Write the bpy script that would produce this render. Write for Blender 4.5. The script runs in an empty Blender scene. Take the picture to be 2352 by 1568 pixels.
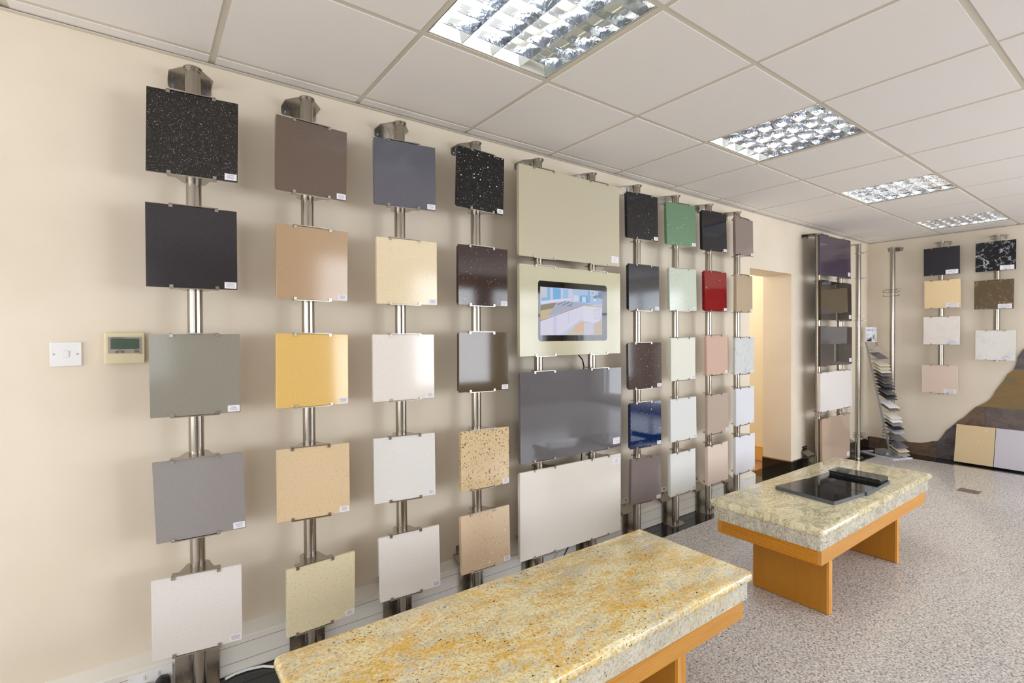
import bpy, bmesh, math, random
from math import radians as R, sin, cos, pi
from mathutils import Vector, Matrix

# ------------------------------------------------------------------ scene, camera, light
C = bpy.context.scene.collection
SC = bpy.context.scene
cam_d = bpy.data.cameras.new('camera'); cam = bpy.data.objects.new('camera', cam_d); C.objects.link(cam)
yaw, pitch, roll = .9365, -.0108, -.0041
Fw = Vector((cos(yaw)*cos(pitch), sin(yaw)*cos(pitch), sin(pitch)))
Rt = Vector((sin(yaw), -cos(yaw), 0)); Up = Rt.cross(Fw)
Rt, Up = Rt*cos(roll)+Up*sin(roll), Up*cos(roll)-Rt*sin(roll)
cam.matrix_world = Matrix(((Rt.x, Up.x, -Fw.x, 0), (Rt.y, Up.y, -Fw.y, 0), (Rt.z, Up.z, -Fw.z, 1.385), (0, 0, 0, 1)))
cam_d.sensor_width = 36; cam_d.lens = 1159.6/2352*36; cam_d.clip_start = .02; cam_d.clip_end = 100
SC.camera = cam
SC.view_settings.view_transform = 'Standard'; SC.view_settings.look = 'None'
SC.view_settings.gamma = 1; SC.view_settings.use_curve_mapping = False
SC.view_settings.exposure = 0.14
SC.cycles.use_denoising = True
SC.cycles.sample_clamp_indirect = 4.0
SC.cycles.max_bounces = 10; SC.cycles.diffuse_bounces = 6; SC.cycles.glossy_bounces = 5
SC.cycles.caustics_reflective = True; SC.cycles.blur_glossy = 1.0

W = bpy.data.worlds.new('sky'); SC.world = W; W.use_nodes = True
W.node_tree.nodes['Background'].inputs[0].default_value = (.80, .88, 1, 1)
W.node_tree.nodes['Background'].inputs[1].default_value = 2.0

def area(name, loc, direction, sx, sy, power, col):
    d = bpy.data.lights.new(name, 'AREA'); d.shape = 'RECTANGLE'; d.size = sx; d.size_y = sy
    d.energy = power; d.color = col
    o = bpy.data.objects.new(name, d); C.objects.link(o); o.location = loc
    o.rotation_euler = Vector(direction).to_track_quat('-Z', 'Y').to_euler()
    return o
# daylight through the windows of the side wall, the wall behind the camera, and the passage lamp
WIN_R = [(-3.2, -.9), (3.0, 4.7), (5.0, 6.8)]
WIN_B = [(-2.9, -.5), (0.1, 1.9)]
area('daylight_near', (-2.05, -3.62, 1.45), (0, 1, 0), 2.3, 1.7, 22, (.98, .985, 1))
area('daylight_middle', (3.85, -3.62, 1.45), (0, 1, 0), 1.7, 1.7, 84, (.92, .95, 1))
area('daylight_far', (5.9, -3.62, 1.45), (0, 1, 0), 1.8, 1.7, 66, (.90, .94, 1))
area('daylight_rear_right', (-3.82, -1.7, 1.2), (1, 0, 0), 2.4, 1.6, 66, (.97, .98, 1))
area('daylight_rear_left', (-3.82, 1.0, 1.2), (1, 0, 0), 1.8, 1.6, 46, (.99, .985, 1))
area('daylight_shopfront', (7.42, -2.2, 1.2), (-1, 0, 0), 1.7, 2.1, 60, (.90, .94, 1))
pl = bpy.data.lights.new('passage_lamp', 'POINT'); pl.energy = 26; pl.color = (1, .97, .91); pl.shadow_soft_size = .12
plo = bpy.data.objects.new('passage_lamp', pl); C.objects.link(plo); plo.location = (4.6, 3.6, 2.1)

# ------------------------------------------------------------------ node helpers / materials
def srgb(c):
    out = []
    for v in c[:3]:
        v = v/255.0
        out.append(v/12.92 if v <= .04045 else ((v+.055)/1.055)**2.4)
    return (out[0], out[1], out[2], 1)
class Mat:
    def __init__(s, name, rough=.5, metal=0, spec=.5, col=(200, 200, 200)):
        s.m = bpy.data.materials.new(name); s.m.use_nodes = True
        s.t = s.m.node_tree; s.b = s.t.nodes['Principled BSDF']
        s.b.inputs['Roughness'].default_value = rough; s.b.inputs['Metallic'].default_value = metal
        s.b.inputs['Specular IOR Level'].default_value = spec
        s.b.inputs['Base Color'].default_value = srgb(col)
        s._co = {}
    def n(s, typ, **kw):
        x = s.t.nodes.new(typ)
        for k, v in kw.items():
            if k in x.inputs: x.inputs[k].default_value = v
            else: setattr(x, k, v)
        return x
    def link(s, a, b): s.t.links.new(a, b)
    def co(s, kind='Object', scale=(1, 1, 1), rot=(0, 0, 0)):
        tc = s.n('ShaderNodeTexCoord'); mp = s.n('ShaderNodeMapping')
        mp.inputs['Scale'].default_value = scale; mp.inputs['Rotation'].default_value = rot
        s.link(tc.outputs[kind], mp.inputs['Vector']); return mp.outputs[0]
    def noise(s, scale, detail=3, rough=.5, vec=None, dist=0):
        x = s.n('ShaderNodeTexNoise', Scale=scale, Detail=detail, Roughness=rough, Distortion=dist)
        s.link(vec if vec else s.co(), x.inputs['Vector']); return x.outputs[0]
    def voro(s, scale, vec=None, feature='F1', out='Color'):
        x = s.n('ShaderNodeTexVoronoi', Scale=scale); x.feature = feature
        s.link(vec if vec else s.co(), x.inputs['Vector']); return x.outputs[out]
    def ramp(s, fac, stops, interp='LINEAR'):
        x = s.n('ShaderNodeValToRGB'); x.color_ramp.interpolation = interp
        e = x.color_ramp.elements
        while len(e) < len(stops): e.new(.5)
        for i, (p, c) in enumerate(stops):
            e[i].position = p
            e[i].color = srgb(c) if not isinstance(c, (int, float)) else (c, c, c, 1)
        s.link(fac, x.inputs[0]); return x.outputs[0]
    def mix(s, fac, a, b, mode='MIX'):
        x = s.n('ShaderNodeMix'); x.data_type = 'RGBA'; x.blend_type = mode
        for sock, v in ((x.inputs[0], fac), (x.inputs[6], a), (x.inputs[7], b)):
            if isinstance(v, bpy.types.NodeSocket): s.link(v, sock)
            elif isinstance(v, (int, float)): sock.default_value = v
            else: sock.default_value = srgb(v)
        return x.outputs[2]
    def color(s, c): s.link(c, s.b.inputs['Base Color']); return s
    def bump(s, h, strength=.2, dist=.002):
        x = s.n('ShaderNodeBump', Strength=strength, Distance=dist); s.link(h, x.inputs['Height'])
        s.link(x.outputs[0], s.b.inputs['Normal']); return s

_id = [0]
def stone(name, base, flecks=(), rough=.12, mottle=6, veins=None, spec=.5, offset=None):
    """engineered stone: base colour with soft mottling, then layers of flecks (scale, share, colour)"""
    _id[0] += 1
    if sum(base) < 260: base = tuple(c*.84 for c in base)
    m = Mat(name, rough=rough, spec=spec)
    tc = m.n('ShaderNodeTexCoord'); mp = m.n('ShaderNodeMapping')
    mp.inputs['Location'].default_value = (_id[0]*1.37, _id[0]*.73, _id[0]*2.1)
    m.link(tc.outputs['Object'], mp.inputs['Vector']); v = mp.outputs[0]
    lo = tuple(max(0, c-mottle) for c in base); hi = tuple(min(255, c+mottle) for c in base)
    col = m.ramp(m.noise(300, 2, .6, v), [(.38, lo), (.62, hi)])
    wn = m.n('ShaderNodeTexNoise', Scale=260, Detail=2); m.link(v, wn.inputs['Vector'])
    wob = m.n('ShaderNodeVectorMath', operation='MULTIPLY_ADD'); m.link(wn.outputs['Color'], wob.inputs[0]); wob.inputs[1].default_value = (.004, .004, .004); m.link(v, wob.inputs[2]); v = wob.outputs[0]
    for sc_, share, c in flecks:
        vo = m.n('ShaderNodeTexVoronoi', Scale=sc_*2.1); m.link(v, vo.inputs['Vector'])
        sep = m.n('ShaderNodeSeparateColor'); m.link(vo.outputs['Color'], sep.inputs[0])
        pick = m.n('ShaderNodeMath', operation='LESS_THAN'); m.link(sep.outputs[0], pick.inputs[0]); pick.inputs[1].default_value = share
        d = m.n('ShaderNodeMath', operation='LESS_THAN'); m.link(vo.outputs['Distance'], d.inputs[0]); d.inputs[1].default_value = .45
        mu = m.n('ShaderNodeMath', operation='MULTIPLY'); m.link(pick.outputs[0], mu.inputs[0]); m.link(d.outputs[0], mu.inputs[1])
        col = m.mix(mu.outputs[0], col, c)
    if veins:
        sc_, width, c, strength = veins
        n = m.noise(sc_, 6, .6, v, .6)
        a = m.ramp(n, [(.5-width, 0.0), (.5, 1.0), (.5+width, 0.0)])
        n2 = m.ramp(m.noise(sc_*1.7, 3, .6, v), [(.45, 0.0), (.6, strength)])
        f = m.mix(1.0, a, n2, 'MULTIPLY')
        col = m.mix(f, col, c)
    m.color(col)
    return m.m
def plain(name, col, rough=.5, metal=0, spec=.5):
    return Mat(name, rough, metal, spec, col).m
def emit(name, col, strength):
    m = bpy.data.materials.new(name); m.use_nodes = True; t = m.node_tree; t.nodes.clear()
    e = t.nodes.new('ShaderNodeEmission'); e.inputs[0].default_value = srgb(col); e.inputs[1].default_value = strength
    o = t.nodes.new('ShaderNodeOutputMaterial'); t.links.new(e.outputs[0], o.inputs[0]); return m

M = {}
# painted wall: cream emulsion with faint roller texture
def wallmat(name, c1, c2):
    m = Mat(name, .55, spec=.3)
    m.color(m.ramp(m.noise(2.2, 3, .5), [(.35, c1), (.65, c2)]))
    m.bump(m.noise(180, 2), .06, .001); return m.m
M['wall'] = wallmat('cream_emulsion', (226, 214, 195), (233, 222, 204))
M['dark_wall'] = wallmat('taupe_wall_for_reflections', (140, 126, 110), (150, 136, 120))  # unseen right wall, toned dark so the steel poles mirror darker bands
M['passage'] = wallmat('pale_yellow_emulsion', (240, 232, 210), (245, 238, 216))
M['white_frame'] = plain('white_window_frame', (235, 235, 232), .35)
M['trunking'] = plain('white_pvc_trunking', (232, 230, 222), .35)
M['ceilgrid'] = plain('painted_ceiling_grid', (214, 207, 192), .4)
m = Mat('mineral_fibre_tile', .9, spec=.1)
m.color(m.ramp(m.noise(330, 3, .7), [(.35, (232, 228, 224)), (.6, (242, 239, 236))])); m.bump(m.noise(240, 3, .7), .3, .001); M['tile'] = m.m
M['void'] = plain('ceiling_void', (60, 58, 55), .9)
# speckled light grey granite floor
m = Mat('speckled_grey_granite', .16, spec=.5)
v = m.co()
a = m.ramp(m.voro(130, v), [(0, (62, 60, 62)), (.22, (104, 100, 100)), (.36, (186, 181, 177)), (.7, (226, 221, 216)), (1, (244, 240, 236))])
b = m.ramp(m.noise(105, 3, .65, v), [(.37, (84, 81, 82)), (.45, (186, 181, 177)), (.60, (240, 236, 231))])
m.color(m.mix(.58, a, b)); M['terrazzo'] = m.m
M['black_floor'] = stone('polished_black_granite', (26, 25, 27), [(260, .10, (66, 66, 70)), (500, .05, (120, 120, 122))], .06)
M['black_skirt'] = stone('black_granite_skirting', (34, 28, 26), [(300, .08, (60, 54, 52))], .05)
# steel
def steel(name, c, r):
    m = Mat(name, r, 1.0, .5, c)
    v = m.co('Object', (1, 1, .03))
    n = m.noise(900, 2, .5, v)
    m.color(m.ramp(n, [(.3, tuple(int(x*.94) for x in c)), (.7, c)]))
    rr = m.ramp(n, [(.3, r-.02), (.7, r+.03)]); m.link(rr, m.b.inputs['Roughness'])
    return m.m
M['steel'] = steel('brushed_stainless_tube', (172, 165, 154), .20)
M['steel2'] = steel('brushed_stainless_plate', (180, 174, 163), .25)
M['bolt'] = plain('zinc_bolt', (170, 178, 190), .25, 1)
M['hole'] = plain('drilled_hole_black', (18, 17, 16), .8)
M['label'] = plain('white_paper_label', (232, 230, 236), .5)
M['ink'] = plain('printed_ink', (110, 108, 122), .6)
M['black'] = plain('black_plastic', (22, 22, 24), .3)
M['whitep'] = plain('white_plastic', (236, 236, 236), .3)
M['greyp'] = plain('grey_plastic', (120, 112, 108), .4)
M['rockerp'] = plain('rocker_plastic', (222, 224, 228), .3)
M['cream_p'] = plain('aged_cream_plastic', (222, 212, 176), .4)
M['lcd'] = plain('lcd_green_grey', (84, 104, 88), .15)
M['darkdoor'] = plain('dark_timber', (40, 34, 30), .5)

# granite of the two tables
def granite(name, cream, grey, gold, gold_amt, fine_amt, specks, rot=28, edge=None, veins=None, rough=.10):
    """natural granite: cloudy cream / grey ground, drifts of gold, crystalline grain, dark mineral specks"""
    m = Mat(name, rough, spec=.5)
    v = m.co('Object', (1, 1.9, 1), (0, 0, R(rot))); vf = m.co('Object', (1, 1.35, 1), (0, 0, R(rot)))
    base = m.ramp(m.noise(4.2, 8, .68, v, .6), [(.38, grey), (.52, cream), (.64, tuple(min(255, c+8) for c in cream))])
    g = m.ramp(m.mix(.42, m.noise(5, 9, .74, v, .9), m.noise(48, 5, .7, vf, .5)), [(.46, 0.0), (.58, gold_amt)])
    base = m.mix(g, base, gold)
    grain = m.ramp(m.noise(95, 5, .75, vf), [(.34, .48), (.46, .86), (.56, 1.0), (.70, 1.16)])
    base = m.mix(fine_amt, base, m.mix(1.0, base, grain, 'MULTIPLY'))
    for sc_, th, c in specks:
        f = m.ramp(m.noise(sc_, 2.5, .55, vf, .3), [(th, 0.0), (th+.02, 1.0)])
        dens = m.ramp(m.noise(6, 4, .6, v), [(.38, .35), (.55, 1.0)])
        base = m.mix(m.mix(1.0, f, dens, 'MULTIPLY'), base, c)
    if veins:
        n = m.noise(veins[0], 10, .74, m.co('Object', (1, 2.2, 1), (0, 0, R(-35))), 1.3)
        vn = m.ramp(n, [(.47, 0.0), (.5, veins[1]), (.522, 0.0)]); base = m.mix(vn, base, veins[2])
    m.color(base); return m.m
M['gold'] = granite('golden_cream_granite', (250, 238, 194), (214, 212, 190), (240, 194, 88), .92, .95, [(88, .64, (74, 54, 28)), (120, .66, (150, 104, 42))])
M['gold_edge_sheen'] = granite('golden_granite_edge_sheen', (222, 218, 202), (196, 196, 182), (214, 196, 150), .5, .9, [(70, .68, (110, 84, 64)), (140, .67, (150, 140, 120))])  # whiter than the top: reflected light on the edge is put into the colour
M['pale_granite'] = granite('pale_green_veined_granite', (238, 229, 198), (214, 208, 176), (224, 208, 152), .6, .75, [(66, .69, (84, 70, 60)), (130, .69, (120, 112, 84))], veins=(4.2, .75, (116, 110, 76)))
M['pale_edge'] = granite('pale_granite_edge', (220, 215, 200), (198, 194, 178), (206, 200, 170), .5, .9, [(66, .665, (84, 66, 66)), (120, .67, (120, 116, 104))], veins=(6, .7, (120, 116, 96)))
def wood(name, c1, c2, axis, scale=9, fig=.35):
    m = Mat(name, .32, spec=.4)
    st = {'x': (.6, 7, 7), 'y': (7, .6, 7), 'z': (7, 7, .6)}[axis]
    v = m.co('Object', st)
    n = m.noise(1.6, 5, .62, v, .7)
    fine = m.noise(26, 3, .6, v)
    wv = m.n('ShaderNodeTexWave', Scale=4.6, Distortion=7.0, Detail=3.0)
    wv.bands_direction = 'Z' if axis != 'z' else 'Y'; m.link(v, wv.inputs['Vector'])
    f = m.mix(fig, m.mix(.35, n, fine), wv.outputs[0])
    m.color(m.ramp(f, [(.22, c2), (.6, c1), (.9, tuple(min(255, c+8) for c in c1))]))
    return m.m
M['oak'] = wood('orange_oak', (214, 154, 68), (190, 126, 44), 'x', fig=.14)
M['oak_shaded'] = wood('orange_oak_shaded', (182, 124, 36), (166, 108, 26), 'z', fig=.1)  # darker copy of the oak: shade on the legs is in the colour
M['laminate'] = wood('orange_laminate_floor', (196, 148, 114), (180, 132, 98), 'x')
M['skirt_wood'] = plain('honey_painted_skirting', (226, 186, 112), .4)

# ------------------------------------------------------------------ mesh helpers
class MB:
    def __init__(s): s.v = []; s.f = []; s.mi = []; s.cur = 0
    def add(s, vs, fs):
        o = len(s.v); s.v += [tuple(x) for x in vs]; s.f += [tuple(i+o for i in f) for f in fs]; s.mi += [s.cur]*len(fs)
    def box(s, x0, y0, z0, x1, y1, z1):
        s.add([(x0, y0, z0), (x1, y0, z0), (x1, y1, z0), (x0, y1, z0), (x0, y0, z1), (x1, y0, z1), (x1, y1, z1), (x0, y1, z1)],
              [(0, 3, 2, 1), (4, 5, 6, 7), (0, 1, 5, 4), (1, 2, 6, 5), (2, 3, 7, 6), (3, 0, 4, 7)])
    def prism(s, pts, axis, a, b):
        """extrude a 2-D outline along axis from a to b"""
        def P(p, t):
            return {'x': (t, p[0], p[1]), 'y': (p[0], t, p[1]), 'z': (p[0], p[1], t)}[axis]
        n = len(pts)
        s.add([P(p, a) for p in pts]+[P(p, b) for p in pts],
              [tuple(range(n))[::-1], tuple(range(n, 2*n))]+[(i, (i+1) % n, n+(i+1) % n, n+i) for i in range(n)])
    def cyl(s, x, y, z0, z1, r, n=24, axis='z', cap=True):
        pts = [(x+r*cos(2*pi*i/n), y+r*sin(2*pi*i/n)) for i in range(n)]
        s.prism(pts, axis, z0, z1)
    def tube(s, pts, r, n=8):
        pts = [Vector(p) for p in pts]; rings = []
        for i, p in enumerate(pts):
            d = (pts[min(i+1, len(pts)-1)]-pts[max(i-1, 0)]).normalized()
            u = d.cross(Vector((0, 0, 1)))
            if u.length < .01: u = Vector((1, 0, 0))
            u.normalize(); w = d.cross(u)
            rings.append([p+u*r*cos(2*pi*k/n)+w*r*sin(2*pi*k/n) for k in range(n)])
        vs = [q for g in rings for q in g]
        fs = [(i*n+k, i*n+(k+1) % n, (i+1)*n+(k+1) % n, (i+1)*n+k) for i in range(len(pts)-1) for k in range(n)]
        fs += [tuple(range(n))[::-1], tuple(range(len(vs)-n, len(vs)))]
        s.add(vs, fs)
    def mesh(s, name, mats, smooth=None, bevel=0, seg=2):
        me = bpy.data.meshes.new(name); me.from_pydata(s.v, [], s.f)
        for m_ in (mats if isinstance(mats, (list, tuple)) else [mats]): me.materials.append(m_)
        for p, i in zip(me.polygons, s.mi): p.material_index = i
        bm = bmesh.new(); bm.from_mesh(me); bmesh.ops.recalc_face_normals(bm, faces=bm.faces)
        if bevel:
            ed = [e for e in bm.edges if len(e.link_faces) == 2 and e.calc_face_angle(0) > .6]
            bmesh.ops.bevel(bm, geom=ed, offset=bevel, segments=seg, profile=.5, affect='EDGES')
        bm.to_mesh(me); bm.free()
        if smooth:
            me.polygons.foreach_set('use_smooth', [True]*len(me.polygons))
            me.set_sharp_from_angle(angle=R(smooth))
        return me
    def obj(s, name, mats, parent=None, smooth=None, bevel=0, seg=2, mat=None):
        o = bpy.data.objects.new(name, s.mesh(name, mats, smooth, bevel, seg)); C.objects.link(o)
        if parent: put(o, parent, mat)
        elif mat: o.matrix_world = mat
        return o
def wm(o):
    return wm(o.parent) @ o.matrix_basis if o.parent else o.matrix_basis.copy()
def put(o, parent, world=None):
    o.parent = parent
    o.matrix_basis = wm(parent).inverted() @ (world if world is not None else Matrix.Identity(4))
def tag(o, label=None, cat=None, group=None, kind=None):
    if label: o['label'] = label
    if cat: o['category'] = cat
    if group: o['group'] = group
    if kind: o['kind'] = kind
    return o
def thing(name, loc, label, cat, group=None, rz=0, kind=None):
    o = bpy.data.objects.new(name, None); C.objects.link(o); o.empty_display_size = .05
    o.matrix_basis = Matrix.Translation(loc) @ Matrix.Rotation(rz, 4, 'Z'); return tag(o, label, cat, group, kind)
def struct(mb, name, mats, bevel=0, parent=None):
    o = mb.obj(name, mats, parent, bevel=bevel)
    if not parent: o['kind'] = 'structure'
    return o
def text(body, size, name, mat, parent, world, extrude=.0002, align='LEFT'):
    cu = bpy.data.curves.new(name, 'FONT'); cu.body = body; cu.size = size; cu.extrude = extrude; cu.align_x = align
    t = bpy.data.objects.new(name, cu); C.objects.link(t)
    me = bpy.data.meshes.new_from_object(t.evaluated_get(bpy.context.evaluated_depsgraph_get()))
    bpy.data.objects.remove(t); me.materials.clear(); me.materials.append(mat)
    o = bpy.data.objects.new(name, me); C.objects.link(o); put(o, parent, world); return o
# text plane facing -Y at a wall: x right, y up
def facing_room(x, y, z): return Matrix.Translation((x, y, z)) @ Matrix.Rotation(R(90), 4, 'X')

# ------------------------------------------------------------------ the room
YW, XE, ZC = 2.398, 7.2, 2.5           # side wall, end wall, ceiling face
XB, YR = -3.6, -3.4                    # walls behind and to the right of the camera
b = MB()   # left wall with the opening
b.box(XB, YW, 0, 4.426, 2.68, 2.75); b.box(4.426, YW, 1.990, 5.21, 2.68, 2.75); b.box(5.21, YW, 0, XE+.15, 2.68, 2.75)
wall_left = struct(b, 'wall_left', M['wall'])
WIN_F = (-3.1, -1.3)
b = MB(); b.box(XE, WIN_F[1], 0, XE+.15, YW, 2.75); b.box(XE, YR-.2, 0, XE+.15, WIN_F[0], 2.75); b.box(XE, WIN_F[0], 2.3, XE+.15, WIN_F[1], 2.75); b.box(XE, WIN_F[0], 0, XE+.15, WIN_F[1], .1); wall_far = struct(b, 'wall_far', M['wall'])
def wall_with_windows(name, fixed, spans, lo, hi, along):
    b = MB(); z0, z1 = (.6, 2.3) if along == 'x' else (.4, 2.0)
    def bx(a0, a1, za, zb):
        if along == 'x': b.box(a0, fixed-.2, za, a1, fixed, zb)
        else: b.box(fixed-.2, a0, za, fixed, a1, zb)
    bx(lo, hi, 0, z0); bx(lo, hi, z1, 2.75); p = lo
    for a0, a1 in spans: bx(p, a0, z0, z1); p = a1
    bx(p, hi, z0, z1); return struct(b, name, M['dark_wall'] if along == 'x' else M['wall'])
wall_with_windows('wall_right', YR, WIN_R, XB-.2, XE+.15, 'x')
wall_with_windows('wall_near', XB, WIN_B, YR, 2.68, 'y')
# clear glazing: lets light straight through, mirrors a little
gl = bpy.data.materials.new('clear_glazing'); gl.use_nodes = True; t_ = gl.node_tree; t_.nodes.clear()
tr = t_.nodes.new('ShaderNodeBsdfTransparent'); gs = t_.nodes.new('ShaderNodeBsdfGlossy'); gs.inputs['Roughness'].default_value = .02
mx = t_.nodes.new('ShaderNodeMixShader'); mx.inputs[0].default_value = .06; ou = t_.nodes.new('ShaderNodeOutputMaterial')
t_.links.new(tr.outputs[0], mx.inputs[1]); t_.links.new(gs.outputs[0], mx.inputs[2]); t_.links.new(mx.outputs[0], ou.inputs[0])
def window(i, fixed, a0, a1, along, z0=.6, z1=2.3):
    w = .05; zm = z1-.52
    b = MB()
    def bx(p, q, za, zb, d0=-.12, d1=-.06):
        if along == 'x': b.box(p, fixed+d0, za, q, fixed+d1, zb)
        else: b.box(fixed+d0, p, za, fixed+d1, q, zb)
    bx(a0, a0+w, z0, z1); bx(a1-w, a1, z0, z1); bx(a0+w, a1-w, z0, z0+w); bx(a0+w, a1-w, z1-w, z1)
    mid = (a0+a1)/2; bx(mid-w/2, mid+w/2, z0+w, z1-w); bx(a0+w, mid-w/2, zm, zm+.04); bx(mid+w/2, a1-w, zm, zm+.04)
    o = struct(b, 'window_%d' % i, M['white_frame'])
    for g in ((a0+w, mid-w/2, z0+w, zm), (mid+w/2, a1-w, z0+w, zm), (a0+w, mid-w/2, zm+.04, z1-w), (mid+w/2, a1-w, zm+.04, z1-w)):
        b = MB(); bx(*g, -.095, -.090); b.obj('pane', gl, o)
for i, (a0, a1) in enumerate(WIN_R): window(i+1, YR, a0, a1, 'x')
for i, (a0, a1) in enumerate(WIN_B): window(i+4, XB, a0, a1, 'y', .4, 2.0)
window(6, XE+.19, WIN_F[0], WIN_F[1], 'y', .1)
# passage beyond the opening
b = MB(); b.box(5.47, 2.68, 0, 5.6, 5.2, 2.4); b.box(3.2, 5.2, 0, 5.6, 5.3, 2.4); b.box(3.1, 2.68, 0, 3.2, 5.3, 2.4)
struct(b, 'wall_passage', M['passage'])
b = MB(); b.box(3.1, 2.68, 2.4, 5.6, 5.3, 2.5); struct(b, 'ceiling_passage', M['passage'])
b = MB(); b.box(5.452, 2.68, .012, 5.47, 5.2, .155); b.box(5.448, 2.68, .155, 5.47, 5.2, .165); struct(b, 'baseboard_passage', M['skirt_wood'], .002)
b = MB(); b.box(5.395, 2.682, 0, 5.452, 2.70, .17); struct(b, 'trim_1', M['skirt_wood'], .002)
b = MB(); b.box(3.2, 2.68, -.1, 5.47, 5.2, 0); struct(b, 'floor_passage', M['laminate'])

# floor: speckled field, polished black border laid in separate tiles
b = MB(); b.box(XB, YR, -.1, 6.925, 2.165, 0); floor = struct(b, 'floor', M['terrazzo'])
b = MB(); b.box(XB, 2.165, -.1, XE, YW, -.012); b.box(6.925, YR, -.1, XE, 2.165, -.012); b.box(4.426, YW, -.1, 5.21, 2.68, -.012)
put(b.obj('tile_bed', plain('grey_grout', (120, 118, 114), .8)), floor)
def border(x0, y0, x1, y1):
    b = MB(); b.box(x0, y0, -.011, x1, y1, 0); b.obj('border_tile', M['black_floor'], floor)
x = -3.6
while x < 6.92:
    x2 = min(x+.6, 6.925); border(x+.001, 2.166, x2-.001, YW); x = x2
y = -3.4+.14
ys = [2.165+.234, 1.741, 1.141, .541, -.059, -.659, -1.259, -1.859, -2.459, -3.059, -3.4]
for a, c in zip(ys, ys[1:]): border(6.926, c+.001, XE, a-.001)
border(4.427, YW+.001, 5.0, 2.679); border(5.002, YW+.001, 5.209, 2.679)
# skirting of black granite with a metal trim on the pier
b = MB(); b.box(5.198, 2.386, 0, XE, 2.398, .118); b.box(5.198, 2.398, 0, 5.21, 2.68, .118)
bl = struct(b, 'baseboard_left', M['black_skirt'])
b = MB(); b.box(5.192, 2.380, .118, XE, 2.398, .130); b.box(5.192, 2.398, .118, 5.21, 2.68, .130); b.obj('edge_trim', M['steel2'], bl, bevel=.002)

# wall cladding: slate with a natural broken outline, tile by tile
out = [(2.398, .139), (2.359, .14), (2.247, .136), (2.168, .128), (2.103, .128), (2.019, .137), (1.973, .135), (1.886, .139), (1.816, .159), (1.775, .177), (1.728, .185), (1.7, .221), (1.674, .267), (1.652, .314), (1.611, .361), (1.574, .407), (1.547, .442), (1.5, .484), (1.462, .536), (1.408, .603), (1.363, .637), (1.326, .664), (1.297, .695), (1.268, .746), (1.253, .789), (1.224, .845), (1.189, .907), (1.161, .972), (1.12, 1.017), (1.099, 1.071), (1.089, 1.144), (1.065, 1.198), (1.042, 1.236), (.98, 1.3), (.9, 1.42), (.8, 1.46), (.7, 1.6), (.62, 1.85), (.45, 1.98), (.3, 2.1), (-.1, 2.16), (-.5, 2.0), (-.7, 1.7), (-1.0, 1.4), (-1.2, 1.0), (-1.28, .8), (-1.29, 0), (2.398, 0)]
def clip(poly, x0, x1, y0, y1):
    for ax, lim, sg in ((0, x0, 1), (0, x1, -1), (1, y0, 1), (1, y1, -1)):
        res = []
        for i, p in enumerate(poly):
            q = poly[i-1]; ip = (p[ax]-lim)*sg >= 0; iq = (q[ax]-lim)*sg >= 0
            if ip != iq:
                t = (lim-q[ax])/(p[ax]-q[ax]); res.append((q[0]+t*(p[0]-q[0]), q[1]+t*(p[1]-q[1])))
            if ip: res.append(p)
        poly = res
        if not poly: break
    return poly
def slate(name, cs, seed):
    m = Mat(name, .5, spec=.45)
    v = m.co('Object', (1, 1, 2.2)); mp = v.node; mp.inputs['Location'].default_value = (seed*3.1, seed, seed*.7)
    m.color(m.ramp(m.mix(.4, m.noise(4.5, 8, .72, v, .9), m.noise(26, 8, .75, v, .6)), [(.38, cs[0]), (.47, cs[1]), (.54, cs[2]), (.64, cs[3])]))
    m.bump(m.noise(22, 8, .7, v, .4), .45, .006); return m.m
SL = [slate('rust_brown_slate', [(70, 60, 58), (98, 80, 68), (120, 94, 68), (90, 82, 84)], 1),
      slate('plum_grey_slate', [(78, 69, 69), (96, 85, 82), (110, 97, 93), (120, 102, 86)], 2),
      slate('golden_slate', [(98, 94, 74), (122, 108, 74), (140, 108, 62), (118, 114, 92)], 3),
      slate('charcoal_slate', [(66, 62, 64), (88, 82, 84), (104, 96, 96), (116, 106, 94)], 4)]
rows = [(0, .398, [2.398, 1.735, 1.135, .535, -.065, -.665, -1.265, -1.865, -2.465, -3.4], [0, 3, 1, 0, 3, 1, 0, 3, 1]),
        (.398, .616, [2.0, 1.33, .73, .13, -.47, -1.07, -1.67, -3.4], [0, 1, 3, 1, 0, 1, 3]),
        (.616, 1.019, [1.6, .93, .33, -.27, -.87, -3.4], [2, 0, 3, 2, 1]),
        (1.019, 1.42, [1.3, .63, .03, -.57, -3.4], [3, 1, 2, 0]), (1.42, 1.82, [1.0, .33, -.27, -3.4], [1, 0, 3]), (1.82, 2.3, [.8, .13, -3.4], [3, 2])]
rnd = random.Random(5)
for z0, z1, ysx, mats in rows:
    for a, c, mi in zip(ysx, ysx[1:], mats):
        p = clip(out, c+.0015, a-.0015, z0+.0015, z1-.0015)
        if len(p) < 3: continue
        b = MB(); b.prism(p, 'x', XE-.010-rnd.random()*.004, XE); b.obj('slate_tile', SL[mi], wall_far)

# trunking along the left wall
prof = [(YW, 0), (2.342, 0), (2.338, .004), (2.338, .140), (2.342, .146), (YW, .172)]
b = MB(); b.prism(prof, 'x', XB, 4.385)
tk = struct(b, 'trim_2', M['trunking'])
b = MB(); b.prism([(p[0]-(.003 if p[0] < 2.39 else 0), p[1]+(.003 if p[1] > .1 else 0)) for p in prof], 'x', 4.385, 4.412); b.obj('end_cap', M['trunking'], tk, bevel=.001)
sm = plain('seam_shadow', (150, 146, 138), .7)
for zz in (.118, .048):
    b = MB(); b.box(XB, 2.3365, zz, 4.385, 2.339, zz+.0015); b.obj('lid_seam', sm, tk)

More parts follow.
